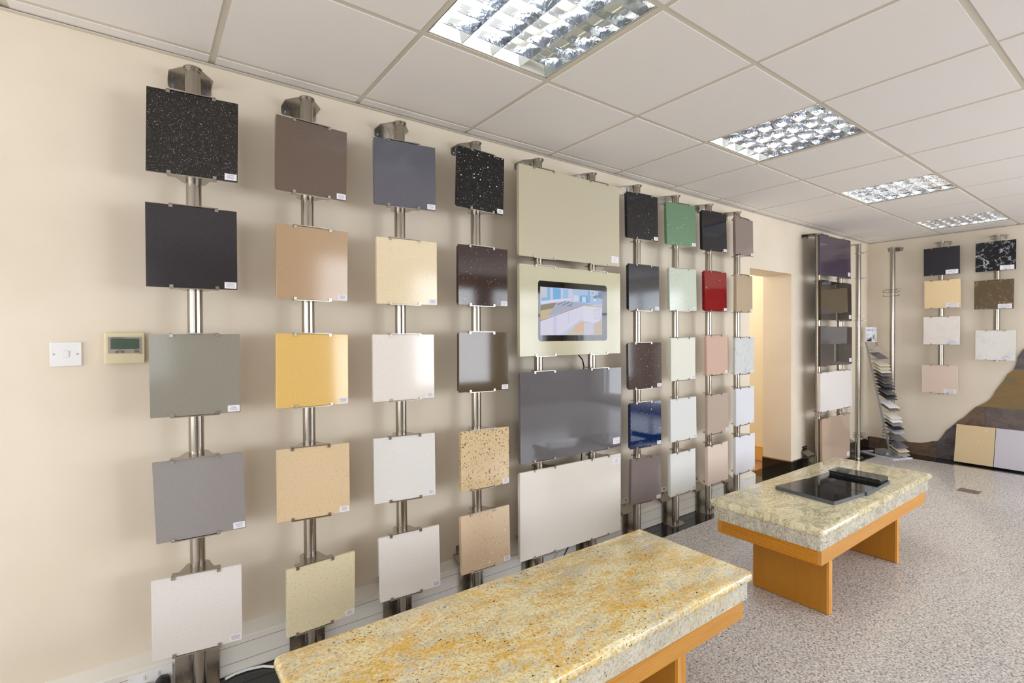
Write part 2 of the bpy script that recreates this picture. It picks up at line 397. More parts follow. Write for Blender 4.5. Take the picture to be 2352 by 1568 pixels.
# ceiling: grid of tees with lay-in tiles
b = MB(); b.box(XB, YR, 2.66, XE, YW, 2.75); ceiling = struct(b, 'ceiling', M['void'])
GX = [-.357+.6*k for k in range(-5, 13)]; GY = [2.311-.6134*j for j in range(0, 10)]
LIGHTS = [(2, 1), (5, 1), (8, 1), (11, 1)]
xs = [XB]+GX+[XE]; ysg = [YW]+GY+[YR]
tcache = {}
for i in range(len(xs)-1):
    for j in range(len(ysg)-1):
        k = i-6  # tile between grid k and k+1
        if (k, j-1) in LIGHTS: continue
        x0, x1, y1, y0 = xs[i], xs[i+1], ysg[j], ysg[j+1]
        hx, hy = (x1-x0)/2-.0125, (y1-y0)/2-.0125
        if hx < .01 or hy < .01: continue
        key = (round(hx, 4), round(hy, 4))
        if key not in tcache:
            b = MB(); b.box(-hx, -hy, 0, hx, hy, .016); b.box(-hx-.008, -hy-.008, .0165, hx+.008, hy+.008, .024)
            tcache[key] = b.mesh('ceiling_tile', M['tile'])
        o = bpy.data.objects.new('ceiling_tile', tcache[key]); C.objects.link(o); put(o, ceiling, Matrix.Translation(((x0+x1)/2, (y0+y1)/2, 2.4972)))
for y in GY:
    b = MB(); b.box(XB, y-.012, 2.5, XE, y+.012, 2.502); b.box(XB, y-.001, 2.502, XE, y+.001, 2.54); b.obj('main_runner', M['ceilgrid'], ceiling)
for x in GX:
    for j in range(len(ysg)-1):
        a, c = ysg[j], ysg[j+1]
        b = MB(); b.box(x-.012, c+.012, 2.5005, x+.012, a-(.012 if j else 0), 2.5025); b.obj('cross_tee', M['ceilgrid'], ceiling)
b = MB(); b.box(XB, YW-.020, 2.490, XE, YW, 2.4925); b.box(XE-.020, YR, 2.490, XE, YW-.020, 2.4925); b.box(XB, YW-.002, 2.4925, XE, YW, 2.53)
struct(b, 'trim_3', M['ceilgrid'])

# ------------------------------------------------------------------ ceiling lights
mir = Mat('mirror_louvre', .10, 1.0, .5, (226, 230, 236)); mir.bump(mir.noise(26, 3, .5, None, .8), .35, .006)
M['mirror'] = mir.m
M['tube_on'] = emit('fluorescent_tube_lit', (250, 250, 255), 30.0)
M['tube_off'] = plain('fluorescent_tube_unlit', (225, 226, 224), .3)
M['tray'] = plain('white_enamel_tray', (226, 226, 214), .35)
def ridge(b, x0, x1, y, half, z0, z1, along):
    """V-section blade with a slightly curved side"""
    pr = [(0, z0), (.3*half, z0+.3*(z1-z0)), (.72*half, z0+.65*(z1-z0)), (half, z1)]
    pts = [(y-p[0]-.0012, p[1]) for p in pr][::-1]+[(y+p[0]+.0012, p[1]) for p in pr]
    b.prism(pts, along, x0, x1)
def light_parts(root, tubes_lit):
    # local frame: centre of the module, z=0 at the ceiling face; tubes run along y
    b = MB(); h = .2875; hy = .294
    b.box(-h, -hy, .085, h, hy, .095)
    for s in (-1, 1):
        b.box(s*h-.004, -hy, 0.002, s*h+.004, hy, .085); b.box(-h, s*hy-.004, .002, h, s*hy+.004, .085)
    b.obj('housing', M['tray'], root, mat=wm(root))
    for k in range(5):
        b = MB(); x = -.28+.14*k; ridge(b, -.288, .288, x, .012 if 0 < k < 4 else .008, .002, .056, 'y'); b.obj('reflector', M['mirror'], root, mat=wm(root), smooth=40)
    for c in range(4):
        xa = -.28+.14*c+.001
        for q in range(1, 7):
            b = MB()
            y = -.288+.576*q/6.5-.022
            n = 8; top = []
            # blade scooped like a parabola between two ridges
            for e in range(n+1):
                u = e/n; x = xa+.138*u; z1 = .052-.016*math.sin(pi*u); w = .0065*(1-.25*math.sin(pi*u))
                top.append((x, z1, w))
            vs = []; fs = []
            for x, z1, w in top: vs += [(x, y-.001, .004), (x, y-w*.5, .004+.5*(z1-.004)), (x, y-w, z1), (x, y+w, z1), (x, y+w*.5, .004+.5*(z1-.004)), (x, y+.001, .004)]
            for e in range(n):
                for g in range(6): fs.append((e*6+g, e*6+(g+1) % 6, (e+1)*6+(g+1) % 6, (e+1)*6+g))
            b.add(vs, fs)
            b.obj('louvre_blade', M['mirror'], root, mat=wm(root), smooth=50)
    for c in range(4):
        b = MB(); b.cyl(-.21+.14*c, .07, -.27, .27, .008, 12, 'y')
        tb = b.obj('lamp_tube', M['tube_on'] if c in tubes_lit else M['tube_off'], root, mat=wm(root), smooth=40)
names = ['square recessed ceiling light nearest the camera, brightest, with mirrored louvre', 'second recessed louvre light along the ceiling',
         'third recessed louvre light from the camera, bluish reflections', 'farthest recessed louvre light, close to the end wall']
for n_, (k, j) in enumerate(LIGHTS):
    cx = -.357+.6*k+.3; cy = 2.311-.6134*j-.3067
    t = thing('ceiling_light', (cx, cy, 2.503), names[n_], 'light', 'recessed louvre lights in the ceiling')
    light_parts(t, [(0, 1, 2), (0, 1, 2, 3), (0, 1, 2, 3), (0, 1, 2, 3)][n_])

# ------------------------------------------------------------------ steel poles
POLE_Y = 2.27
WHERE = ['first steel display pole from the left, beside the thermostat', 'second steel display pole from the left', 'third steel display pole from the left',
 'fourth steel display pole, left of the large panels', 'fifth steel pole, carrying the left side of the large panels and screen', 'sixth steel pole, carrying the right side of the large panels and screen',
 'steel pole just right of the large panels, starting with a black sample', 'steel pole carrying the green sample at its top', 'steel pole carrying the red sample',
 'last steel pole before the doorway', 'steel pole just right of the doorway, left support of the dark purple panel', 'steel pole hidden behind the right half of the dark purple panel',
 'bare steel pole in the corner with empty clips, beside the leaflet stand', 'bare steel pole on the end wall behind the zigzag chip stand', 'steel pole on the end wall with four samples', 'short steel pole at far right of the end wall with three samples']
poles = []
PX = [.169, .582, 1.006, 1.433, 1.860, 2.295, 2.727, 3.157, 3.579, 3.986, 5.496, 6.016, 6.510]
def rounded(pts, c, r, n=6):
    return pts
TOPB = {}
def add_pole(loc, dirn, label, z0=0.0, base=True):
    """loc = pole axis on the floor; dirn = unit vector from the wall into the room"""
    t = thing('display_pole', (loc[0], loc[1], 0), label, 'pole', 'brushed steel display poles fixed to the walls')
    ang = math.atan2(-dirn[0], dirn[1])+pi      # local -y looks into the room
    L = Matrix.Translation((loc[0], loc[1], 0)) @ Matrix.Rotation(ang, 4, 'Z')
    wy = .128 if dirn[1] else .1               # wall is at local +y
    b = MB(); b.cyl(0, 0, z0+.004, 2.392, .0254, 32); b.obj('tube', M['steel'], t, smooth=40, mat=L)
    if len(poles) == 12:
        for z in (1.50, 1.20, .93, .74, .56):
            b = MB(); b.cyl(0, z, -.0258, -.0250, .0036, 12, 'y'); b.obj('fixing_hole', M['hole'], t, mat=L @ Matrix.Rotation(R(-28), 4, 'Z'))
    # top bracket: flat plate tapering round the pole, flange folded down on the wall
    n = 10; arc = [(.032*cos(pi+pi*i/n), -.004+.034*sin(pi+pi*i/n)) for i in range(n+1)]
    pts = [(-.074, wy), (-.074, .055)]+arc+[(.074, .055), (.074, wy)]
    b = MB(); b.prism(pts, 'z', 2.398, 2.402); b.prism([(-.074, 2.398), (-.074, 2.372), (-.068, 2.364), (.068, 2.364), (.074, 2.372), (.074, 2.398)], 'y', wy-.003, wy)
    b.prism([(-.029*cos(2*pi*i/20), .029*sin(2*pi*i/20)) for i in range(20)], 'z', 2.390, 2.398)
    br = b.obj('top_bracket', M['steel2'], t, mat=L)
    for s in (-1, 1):
        b = MB(); b.cyl(s*.052, 2.381, wy-.010, wy-.003, .008, 6, 'y'); b.cyl(s*.052, 2.381, wy-.005, wy-.003, .012, 14, 'y'); b.obj('bolt', M['bolt'], br, mat=L)
    if base:
        y1 = -.028 if dirn[1] else -.028
        f = wy-.072
        b = MB()
        side = [(wy-.003, .236), (wy-.003, .198), (f, .158), (f, .006), (-.050, .006), (-.050, .002), (f+.003, .002), (f+.003, .156), (wy, .196), (wy, .236)]
        # flat strip swept: wall tab, slope, face, foot
        for (ya, za), (yb, zb) in (((wy-.002, .240), (wy-.002, .197)), ((wy-.002, .197), (f, .157)), ((f, .157), (f, .004))):
            hw = .055 if za == .240 else .074
            d = Vector((0, yb-ya, zb-za)).normalized(); nrm = Vector((0, -d.z, d.y))*.0015
            vs = [Vector((sx*hw, yy, zz))+sg*nrm for (yy, zz) in ((ya, za), (yb, zb)) for sx in (-1, 1) for sg in (-1, 1)]
            b.add(vs, [(0, 2, 3, 1), (4, 5, 7, 6), (0, 1, 5, 4), (2, 6, 7, 3), (0, 4, 6, 2), (1, 3, 7, 5)])
        arc = [(.074*cos(pi+pi*i/16), -.004+.046*sin(pi+pi*i/16)) for i in range(17)]
        b.prism([(-.074, f)]+arc+[(.074, f)], 'z', 0.0, .004)
        fb = b.obj('floor_bracket', M['steel2'], t, mat=L)
        for s in (-1, 1):
            b = MB(); b.cyl(s*.036, .221, wy-.010, wy-.003, .007, 6, 'y'); b.obj('bolt', M['bolt'], fb, mat=L)
    t['ang'] = 0.0
    poles.append((t, Vector((loc[0], loc[1], 0)), L)); return t
for i, x in enumerate(PX): add_pole((x, POLE_Y), (0, -1), WHERE[i])
add_pole((7.1, 2.125), (-1, 0), WHERE[13], base=False)
add_pole((7.104, 1.680), (-1, 0), WHERE[14], z0=.72, base=False)
add_pole((7.104, 1.231), (-1, 0), WHERE[15], z0=1.10, base=False)

def clip_mesh(px, py, top, lying=False):
    """spring clip in panel coordinates (face at y=0, edge at z=0): bar with two fingers, ears and a collar round the pole at (px,py)"""
    s = 1 if top else -1
    b = MB(); za, zb = sorted((s*.0010, s*.0045))
    b.box(px-.078, -.0045, za, px+.078, .026, zb)
    for q in (-1, 1):
        x0, x1 = sorted((px+q*.078, px+q*.066)); z0, z1 = sorted((s*.004, -s*.010))
        b.box(x0, -.0045, z0, x1, -.0012, z1)
    n = 10; r = .043
    pts = [(px-.056, .026)]+[(px+r*cos(pi-pi*i/n), py+r*sin(pi*i/n)) for i in range(n+1)]+[(px+.056, .026)]
    b.prism(pts, 'z', za, zb)
    return b
def panel_matrix(q):
    x, y, z, yw, ti, ro, w, h = q
    a, t, r = R(yw), R(ti), R(ro)
    ex = Vector((cos(a), sin(a), 0)); n = Vector((sin(a), -cos(a), 0)); ez = Vector((0, 0, 1))
    e2 = ez*cos(t)+n*sin(t); X = ex*cos(r)+e2*sin(r); Z = e2*cos(r)-ex*sin(r); Y = Z.cross(X)
    return Matrix(((X.x, Y.x, Z.x, x), (X.y, Y.y, Z.y, y), (X.z, Y.z, Z.z, z), (0, 0, 0, 1)))
def add_clip(pi_, Mx, h, top):
    t, pos, L = poles[pi_]
    edge = Mx @ Matrix.Translation((0, 0, (h/2 if top else -h/2)))
    o = edge.inverted() @ Vector((pos.x, pos.y, edge.translation.z))
    b = clip_mesh(o.x, max(.05, o.y), top)
    b.obj('clip', M['steel2'], t, mat=edge)

# ------------------------------------------------------------------ stone samples
P = {
'P11':(0.165,2.206,2.130,-8.7,-0.6,-0.9,0.288,0.301),
'P12':(0.160,2.206,1.717,-4.4,0.3,-0.0,0.286,0.300),
'P13':(0.166,2.206,1.246,-6.3,1.0,0.2,0.286,0.301),
'P14':(0.176,2.206,0.789,-8.2,2.1,1.7,0.288,0.298),
'P15':(0.164,2.206,0.361,-8.7,1.0,0.2,0.287,0.295),
'P21':(0.590,2.206,2.128,3.9,2.1,-0.1,0.290,0.297),
'P22':(0.589,2.205,1.691,3.9,1.9,0.1,0.294,0.302),
'P23':(0.586,2.205,1.246,2.9,-1.9,-0.9,0.295,0.303),
'P24':(0.584,2.206,0.774,-8.4,-0.8,0.0,0.289,0.298),
'P25':(0.614,2.207,0.292,2.3,2.4,0.3,0.285,0.285),
'P31':(1.008,2.205,2.141,-6.7,0.4,0.4,0.296,0.302),
'P32':(1.016,2.205,1.688,-3.0,0.7,0.3,0.298,0.304),
'P33':(0.997,2.205,1.241,-3.0,-0.4,-0.1,0.300,0.307),
'P34':(0.998,2.205,0.769,-7.0,-1.5,-0.1,0.295,0.298),
'P35':(1.021,2.205,0.313,-5.4,-1.0,0.9,0.297,0.296),
'P41':(1.432,2.205,2.186,4.6,1.7,-0.3,0.299,0.300),
'P42':(1.442,2.205,1.696,-1.1,-0.1,-0.3,0.301,0.305),
'P43':(1.444,2.205,1.252,-2.3,-0.4,-0.4,0.300,0.306),
'P44':(1.450,2.205,0.746,-0.6,-1.1,-0.7,0.297,0.304),
'P45':(1.451,2.205,0.321,-0.6,-1.1,0.4,0.302,0.298),
'L1':(2.076,2.205,2.079,-1.5,-0.4,-0.3,0.788,0.506),
'L2':(2.082,2.205,1.527,0.3,-0.0,-0.0,0.816,0.510),
'TV':(2.085,2.205,1.526,2.4,0.4,-0.2,0.573,0.344),
'L3':(2.084,2.205,0.928,-1.7,0.4,0.0,0.794,0.509),
'L4':(2.079,2.205,0.380,-2.0,0.7,0.4,0.791,0.498),
'P71':(2.713,2.205,2.177,-2.8,-0.5,0.5,0.298,0.301),
'P72':(2.727,2.205,1.705,-2.2,-0.4,0.1,0.300,0.305),
'P73':(2.737,2.205,1.183,-6.8,-0.4,0.4,0.300,0.308),
'P74':(2.745,2.205,0.786,-3.0,-0.2,-0.0,0.300,0.304),
'P75':(2.747,2.205,0.413,-2.4,-0.1,-1.3,0.295,0.301),
'P81':(3.137,2.205,2.179,-6.4,-1.0,0.5,0.299,0.301),
'P82':(3.159,2.205,1.715,-2.9,-0.6,0.6,0.300,0.304),
'P83':(3.162,2.205,1.215,1.4,0.1,0.5,0.301,0.306),
'P84':(3.166,2.205,0.779,-0.9,-0.4,0.3,0.301,0.304),
'P85':(3.160,2.205,0.393,0.5,-0.1,0.6,0.303,0.304),
'P91':(3.559,2.205,2.179,-3.6,-1.0,0.2,0.300,0.302),
'P92':(3.576,2.205,1.722,0.1,-0.5,0.3,0.300,0.305),
'P93':(3.597,2.205,1.232,1.8,-0.5,0.4,0.300,0.305),
'P94':(3.609,2.205,0.778,1.6,0.1,0.0,0.301,0.303),
'P95':(3.608,2.205,0.390,2.8,-0.1,0.6,0.303,0.302),
'PA1':(3.990,2.205,2.188,3.2,-0.8,0.2,0.299,0.300),
'PA2':(3.992,2.205,1.725,5.6,-0.2,0.3,0.300,0.302),
'PA3':(3.996,2.205,1.216,1.1,0.7,0.2,0.300,0.299),
'PA4':(4.004,2.205,0.803,2.6,0.2,0.8,0.302,0.304),
'PA5':(4.007,2.205,0.410,0.8,0.1,0.4,0.302,0.304),
'Q1':(5.752,2.205,2.179,-0.4,-0.5,0.2,0.719,0.398),
'Q2':(5.771,2.205,1.728,-0.5,-0.8,-0.1,0.729,0.394),
'Q3':(5.778,2.205,1.270,-0.2,-0.1,-0.1,0.753,0.395),
'Q4':(5.779,2.205,0.813,-0.9,-0.3,0.1,0.731,0.394),
'Q5':(5.775,2.205,0.313,-1.0,-0.3,0.2,0.640,0.470),
'E1':(7.050,1.667,2.183,-88.5,1.4,0.1,0.306,0.299),
'E2':(7.050,1.661,1.824,-89.4,1.0,0.1,0.307,0.304),
'E3':(7.050,1.667,1.426,-90.1,0.0,-0.0,0.308,0.304),
'E4':(7.050,1.680,0.893,-89.0,-0.6,0.4,0.307,0.306),
'E5':(7.050,1.235,2.182,-89.1,0.4,-0.2,0.304,0.300),
'E6':(7.050,1.246,1.791,-90.1,0.0,-0.2,0.299,0.298),
'E7':(7.050,1.234,1.270,-90.1,-0.0,-0.3,0.302,0.305),
'G1':(7.100,1.401,0.211,-90.4,-14.7,0.1,0.307,0.403),
}
FL = (215, 215, 222)
def S(n, base, fl=(), **k): return stone(n, base, fl, **k)
# key: (poles, material, label)
D = {
'P11': ([0], S('black_flecked_stone', (34, 30, 30), [(150, .25, (60, 58, 58)), (190, .10, (96, 96, 95)), (140, .05, (136, 138, 136))], rough=.1), 'black stone sample thick with grey flecks, top of the leftmost pole'),
'P12': ([0], S('charcoal_stone', (58, 54, 58), [(520, .12, (74, 70, 74))], rough=.15), 'plain charcoal stone sample, second down on the leftmost pole'),
'P13': ([0], S('sage_grey_stone', (142, 139, 127), [(480, .14, (126, 123, 112))], rough=.1), 'sage grey stone sample beside the thermostat'),
'P14': ([0], S('mid_grey_stone', (142, 137, 135), [(520, .12, (156, 151, 148))], rough=.12), 'mid grey stone sample, fourth down on the leftmost pole'),
'P15': ([0], S('off_white_stone', (222, 218, 213), [(240, .05, (200, 196, 190))], rough=.1), 'off-white stone sample, lowest on the leftmost pole above the sockets'),
'P21': ([1], S('taupe_brown_stone', (104, 88, 76), [(520, .12, (116, 100, 88))], rough=.14), 'taupe brown stone sample, top of the second pole'),
'P22': ([1], S('camel_stone', (178, 150, 118), [(480, .12, (166, 138, 108))], rough=.12), 'camel brown stone sample, second down on the second pole'),
'P23': ([1], S('mustard_stone', (224, 186, 112), [(300, .12, (210, 168, 94)), (200, .05, (232, 204, 150))], rough=.08), 'mustard yellow stone sample'),
'P24': ([1], S('sand_stone', (218, 194, 158), [(190, .10, (204, 174, 138)), (130, .03, (186, 152, 118))], rough=.1), 'sandy beige stone sample with fine brown grain, fourth down on the second pole'),
'P25': ([1], S('cream_speckled_stone', (222, 212, 178), [(160, .06, (166, 158, 124)), (230, .06, (196, 184, 148))], rough=.1), 'cream stone sample with olive specks, lowest on the second pole'),
'P31': ([2], S('slate_blue_grey_stone', (94, 93, 102), [(520, .12, (106, 106, 114))], rough=.12), 'slate blue-grey stone sample, top of the third pole'),
'P32': ([2], S('ivory_grained_stone', (228, 211, 178), [(240, .10, (206, 184, 146)), (330, .06, (190, 166, 130))], rough=.12), 'ivory stone sample with fine tan grain, second down on the third pole'),
'P33': ([2], S('white_stone_pink_grain', (230, 224, 218), [(260, .10, (212, 200, 190))], rough=.1), 'white stone sample with faint pinkish grain, third down on the third pole'),
'P34': ([2], S('white_mirror_fleck_stone', (226, 225, 222), [(260, .06, (206, 206, 204)), (90, .004, (255, 255, 250))], rough=.08), 'white stone sample with a few mirror flecks, fourth down on the third pole'),
'P35': ([2], S('chalk_white_stone', (226, 222, 216), [(240, .05, (208, 203, 196))], rough=.1), 'chalk white stone sample, lowest on the third pole'),
'P41': ([3], S('black_sparkle_stone', (14, 12, 14), [(120, .035, (170, 176, 186)), (190, .03, (96, 104, 112)), (70, .012, (250, 250, 250))], rough=.06), 'black stone sample with bright star-like sparkles, top of the fourth pole'),
'P42': ([3], S('dark_brown_sparkle_stone', (60, 40, 33), [(300, .14, (76, 54, 44)), (110, .012, (180, 170, 170))], rough=.07), 'dark chocolate stone sample with sparkles, second down on the fourth pole'),
'P43': ([3], S('olive_brown_stone', (98, 83, 62), [(420, .14, (110, 96, 74))], rough=.06), 'glossy olive brown stone sample, third down on the fourth pole'),
'P44': ([3], S('coarse_brown_chip_stone', (214, 190, 150), [(90, .10, (150, 110, 74)), (80, .10, (84, 66, 52)), (45, .04, (128, 82, 48)), (120, .15, (196, 166, 120))], rough=.1), 'beige stone sample with coarse brown and black chips'),
'P45': ([3], S('tan_speckled_stone', (212, 188, 156), [(150, .10, (172, 142, 110)), (90, .02, (132, 100, 76)), (60, .004, (255, 255, 250))], rough=.1), 'tan speckled stone sample, lowest on the fourth pole'),
'L1': ([4, 5], S('putty_stone', (192, 184, 160), [(420, .1, (200, 193, 170))], rough=.14), 'large putty-coloured stone panel above the screen'),
'L3': ([4, 5], S('steel_grey_stone', (98, 96, 100), [(420, .12, (112, 110, 113))], rough=.035), 'large glossy dark grey stone panel below the screen'),
'L4': ([4, 5], S('warm_white_stone', (226, 222, 213), [(300, .04, (214, 208, 198))], rough=.1), 'large warm white stone panel, lowest, behind the golden table'),
'P71': ([6], S('black_fine_sparkle_stone', (32, 29, 34), [(150, .05, (96, 94, 100)), (90, .004, (240, 240, 240))], rough=.08), 'black stone sample with fine sparkles, top row just right of the large putty panel'),
'P72': ([6], S('blue_black_stone', (34, 37, 46), [(200, .06, (74, 78, 92))], rough=.08), 'blue-black stone sample beside the screen panel'),
'P73': ([6], S('purple_brown_sparkle_stone', (84, 70, 68), [(170, .14, (112, 98, 96)), (90, .008, (196, 190, 196))], rough=.06), 'purple-brown stone sample with sparkles, directly above the blue one'),
'P74': ([6], S('royal_blue_stone', (14, 40, 92), [(110, .03, (110, 140, 190)), (60, .005, (250, 250, 250))], rough=.05), 'royal blue stone sample'),
'P75': ([6], S('speckled_mauve_grey_stone', (126, 116, 114), [(220, .2, (146, 140, 140)), (200, .12, (104, 94, 92))], rough=.12), 'mauve-grey granular stone sample, directly below the blue one'),
'P81': ([7], S('green_glass_stone', (104, 134, 106), [(140, .22, (112, 150, 116)), (130, .14, (78, 112, 84)), (80, .005, (226, 240, 226))], rough=.1), 'bright green stone sample'),
'P82': ([7], S('pale_mint_stone', (190, 199, 184), [(150, .16, (160, 168, 150)), (120, .02, (110, 116, 98))], rough=.1), 'pale mint granular stone sample directly below the green one'),
'P83': ([7], S('ivory_white_stone', (230, 231, 220), (), rough=.1), 'ivory white stone sample, third down on the pole with the green sample'),
'P84': ([7], S('cool_white_stone', (226, 229, 227), (), rough=.1), 'cool white stone sample, fourth down on the pole with the green sample'),
'P85': ([7], S('clean_white_stone', (230, 232, 230), (), rough=.1), 'clean white stone sample, lowest on the pole with the green sample'),
'P91': ([8], S('deep_black_stone', (28, 25, 32), [(300, .05, (50, 48, 58))], rough=.1), 'plain deep black stone sample above the red one'),
'P92': ([8], S('ruby_red_stone', (150, 14, 28), [(120, .04, (200, 60, 66)), (60, .006, (250, 230, 230))], rough=.05), 'ruby red stone sample'),
'P93': ([8], S('salmon_pink_stone', (208, 178, 162), [(210, .2, (194, 152, 130)), (200, .1, (226, 190, 172))], rough=.1), 'salmon pink granular stone sample directly below the red one'),
'P94': ([8], S('mushroom_stone', (188, 172, 158), [(210, .2, (166, 148, 132)), (200, .1, (204, 190, 178))], rough=.12), 'mushroom beige granular stone sample, fourth down on the pole with the red sample'),
'P95': ([8], S('blush_cream_stone', (228, 212, 198), (), rough=.1), 'blush cream stone sample, lowest on the pole with the red sample'),
'PA1': ([9], S('grey_taupe_stone', (136, 122, 114), [(240, .1, (150, 136, 128))], rough=.12), 'grey-taupe stone sample, top of the last pole before the doorway'),
'PA2': ([9], S('fossil_beige_stone', (184, 166, 140), [(120, .2, (200, 182, 156)), (110, .1, (160, 142, 116))], rough=.12), 'fossil beige mottled stone sample beside the top of the doorway'),
'PA3': ([9], S('veined_white_stone', (212, 215, 216), (), rough=.1, veins=(14, .05, (176, 180, 180), .6)), 'faintly veined pale grey stone sample, third down beside the doorway'),
'PA4': ([9], S('ice_white_stone', (226, 229, 236), (), rough=.1), 'ice white stone sample, fourth down beside the doorway'),
'PA5': ([9], S('snow_white_stone', (230, 232, 240), (), rough=.1), 'snow white stone sample, lowest beside the doorway'),
'Q1': ([10, 11], S('dark_purple_stone', (88, 76, 92), [(420, .1, (100, 90, 104))], rough=.1), 'large dark purple stone panel right of the doorway'),
'Q2': ([10, 11], S('espresso_stone', (52, 46, 42), [(420, .08, (62, 56, 52))], rough=.025), 'large espresso brown-black stone panel directly below the purple one'),
'Q3': ([10, 11], S('graphite_stone', (74, 68, 67), [(420, .08, (84, 78, 77))], rough=.03), 'large graphite grey stone panel directly above the white one right of the doorway'),
'Q4': ([10, 11], S('large_white_stone', (226, 222, 220), [(120, .03, (206, 200, 196))], rough=.08), 'large white stone panel right of the doorway'),
'Q5': ([10, 11], S('rosy_beige_stone', (180, 158, 140), (), rough=.07), 'large rosy beige stone panel, lowest right of the doorway'),
'E1': ([14], S('blue_black_satin_stone', (34, 34, 42), [(200, .14, (48, 50, 60))], rough=.25), 'blue-black stone sample, top of the end wall pole with four samples'),
'E2': ([14], S('honey_beige_stone', (230, 204, 160), [(160, .08, (238, 216, 176))], rough=.12), 'honey beige stone sample, second down on the end wall'),
'E3': ([14], S('white_marbled_stone', (238, 232, 226), (), rough=.1, veins=(9, .03, (210, 200, 190), .4)), 'white faintly marbled stone sample, third down on the end wall pole with four samples'),
'E4': ([14], S('pale_rose_beige_stone', (222, 202, 186), [(120, .04, (210, 186, 164))], rough=.12), 'pale rose-beige stone sample, lowest on the end wall pole with four samples'),
'E5': ([15], S('black_white_veined_stone', (20, 20, 28), (), rough=.12, veins=(10, .022, (190, 196, 196), 1.0)), 'black stone sample with branching white veins'),
'E6': ([15], S('bronze_brown_stone', (106, 88, 62), (), rough=.14, veins=(11, .02, (176, 148, 112), .7)), 'bronze brown veined stone sample directly below the black veined one'),
'E7': ([15], S('white_grey_veined_stone', (228, 226, 222), (), rough=.1, veins=(9, .03, (198, 196, 190), .5)), 'white stone sample with faint grey veins, lowest at the far right of the end wall'),
}
def sticker(parent, Mx, w, h, kind):
    sw, sh = {'s': (.040, .024), 'e': (.105, .046), 'l': (.060, .040)}[kind]
    x1 = w/2-(.003 if kind == 's' else .012); z0 = -h/2+(.004 if kind != 'l' else .022)
    if kind == 'lt': pass
    b = MB(); b.box(x1-sw, -.0006, z0, x1, -.0001, z0+sh); b.cur = 1
    rr = random.Random(int(w*9999)+int(h*7777)); n = 3 if kind != 's' else 4
    for k in range(n):
        ww = sw*(.30+.22*rr.random()); zc = z0+sh*(.78-.52*k/(n-1)); cx = x1-sw/2
        x = cx-ww*.75
        while x < cx+ww*.75:      # broken strokes: the print is too small to read
            l = sw*(.04+.06*rr.random()); b.box(x, -.0009, zc-sh*.03, min(x+l, cx+ww*.75), -.0006, zc+sh*.03); x += l+sw*.02
    b.obj('label_sticker', [M['label'], M['ink']], parent, mat=Mx)
def slab_parts(t, Mx, w, h, mat):
    b = MB(); b.box(-w/2, 0, -h/2, w/2, .0118, h/2); b.obj('slab', mat, t, mat=Mx, bevel=.0008, seg=1)
    b = MB(); b.box(-w/2+.001, .0120, -h/2+.008, w/2-.001, .0235, h/2-.008); b.obj('backing_slab', mat, t, mat=Mx)
POSX = {'L1': .0}
for k, (pl_, mat, label) in D.items():
    q = P[k]; Mx = panel_matrix(q); w, h = q[6], q[7]
    grp = 'stone samples on the end wall' if k[0] == 'E' else ('large stone panels' if k[0] in 'LQ' else 'square stone samples along the side wall')
    t = thing('stone_sample', Mx @ Vector((0, 0, -h/2)), label, 'stone sample', grp)
    slab_parts(t, Mx, w, h, mat)
    if k == 'L4': sticker(t, Mx @ Matrix.Translation((0, 0, h-.085)), w, h, 'l')
    else: sticker(t, Mx, w, h, 'e' if k[0] == 'E' else ('l' if k[0] in 'LQ' else 's'))
    for pi_ in pl_:
        add_clip(pi_, Mx, h, True); add_clip(pi_, Mx, h, False)

# panel with the screen let into it
q = P['L2']; Mx = panel_matrix(q); w, h = q[6], q[7]
qt = P['TV']; tw, th = qt[6]-.012, qt[7]
cxl, czl = qt[0]-q[0], qt[2]-q[2]
t = thing('stone_sample', Mx @ Vector((0, 0, -h/2)), 'large putty-green stone panel framing the screen', 'stone sample', 'large stone panels')
def framed(y0, y1, ow, oh, iw, ih, r, n=6):
    outer = [(-ow/2, -oh/2), (ow/2, -oh/2), (ow/2, oh/2), (-ow/2, oh/2)]
    inner = []
    for ci, (sx, sz) in enumerate(((-1, -1), (1, -1), (1, 1), (-1, 1))):
        a0 = pi+ci*pi/2
        inner.append([(cxl+sx*(iw/2-r)+r*cos(a0+pi/2*i/n), czl+sz*(ih/2-r)+r*sin(a0+pi/2*i/n)) for i in range(n+1)])
    flat = [p for c in inner for p in c]; N = len(flat)
    vs = [(p[0], y, p[1]) for y in (y0, y1) for p in outer+flat]; K = 4+N; fs = []
    for s in (0, 1):
        for ci in range(4):
            for i in range(n): fs.append((s*K+ci, s*K+4+ci*(n+1)+i, s*K+4+ci*(n+1)+i+1))
            fs.append((s*K+ci, s*K+4+ci*(n+1)+n, s*K+4+((ci+1) % 4)*(n+1), s*K+(ci+1) % 4))
    for i in range(4): fs.append((i, (i+1) % 4, K+(i+1) % 4, K+i))
    for i in range(N): fs.append((4+i, 4+(i+1) % N, K+4+(i+1) % N, K+4+i))
    b = MB(); b.add(vs, fs); return b
putty2 = stone('putty_green_stone', (190, 185, 156), [(420, .1, (198, 194, 168))], rough=.1)
framed(0, .0118, w, h, tw, th, .018).obj('slab', putty2, t, mat=Mx)
framed(.012, .0235, w-.002, h-.016, tw, th, .018).obj('backing_slab', putty2, t, mat=Mx)
for pi_ in (4, 5): add_clip(pi_, Mx, h, True); add_clip(pi_, Mx, h, False)
TM = Mx @ Matrix.Translation((cxl, 0, czl))
t = thing('television', TM @ Vector((0, 0, -th/2)), 'black flat screen showing a white kitchen, set into the putty-green panel', 'television')
b = MB(); a = .016; n = 6; pts = []
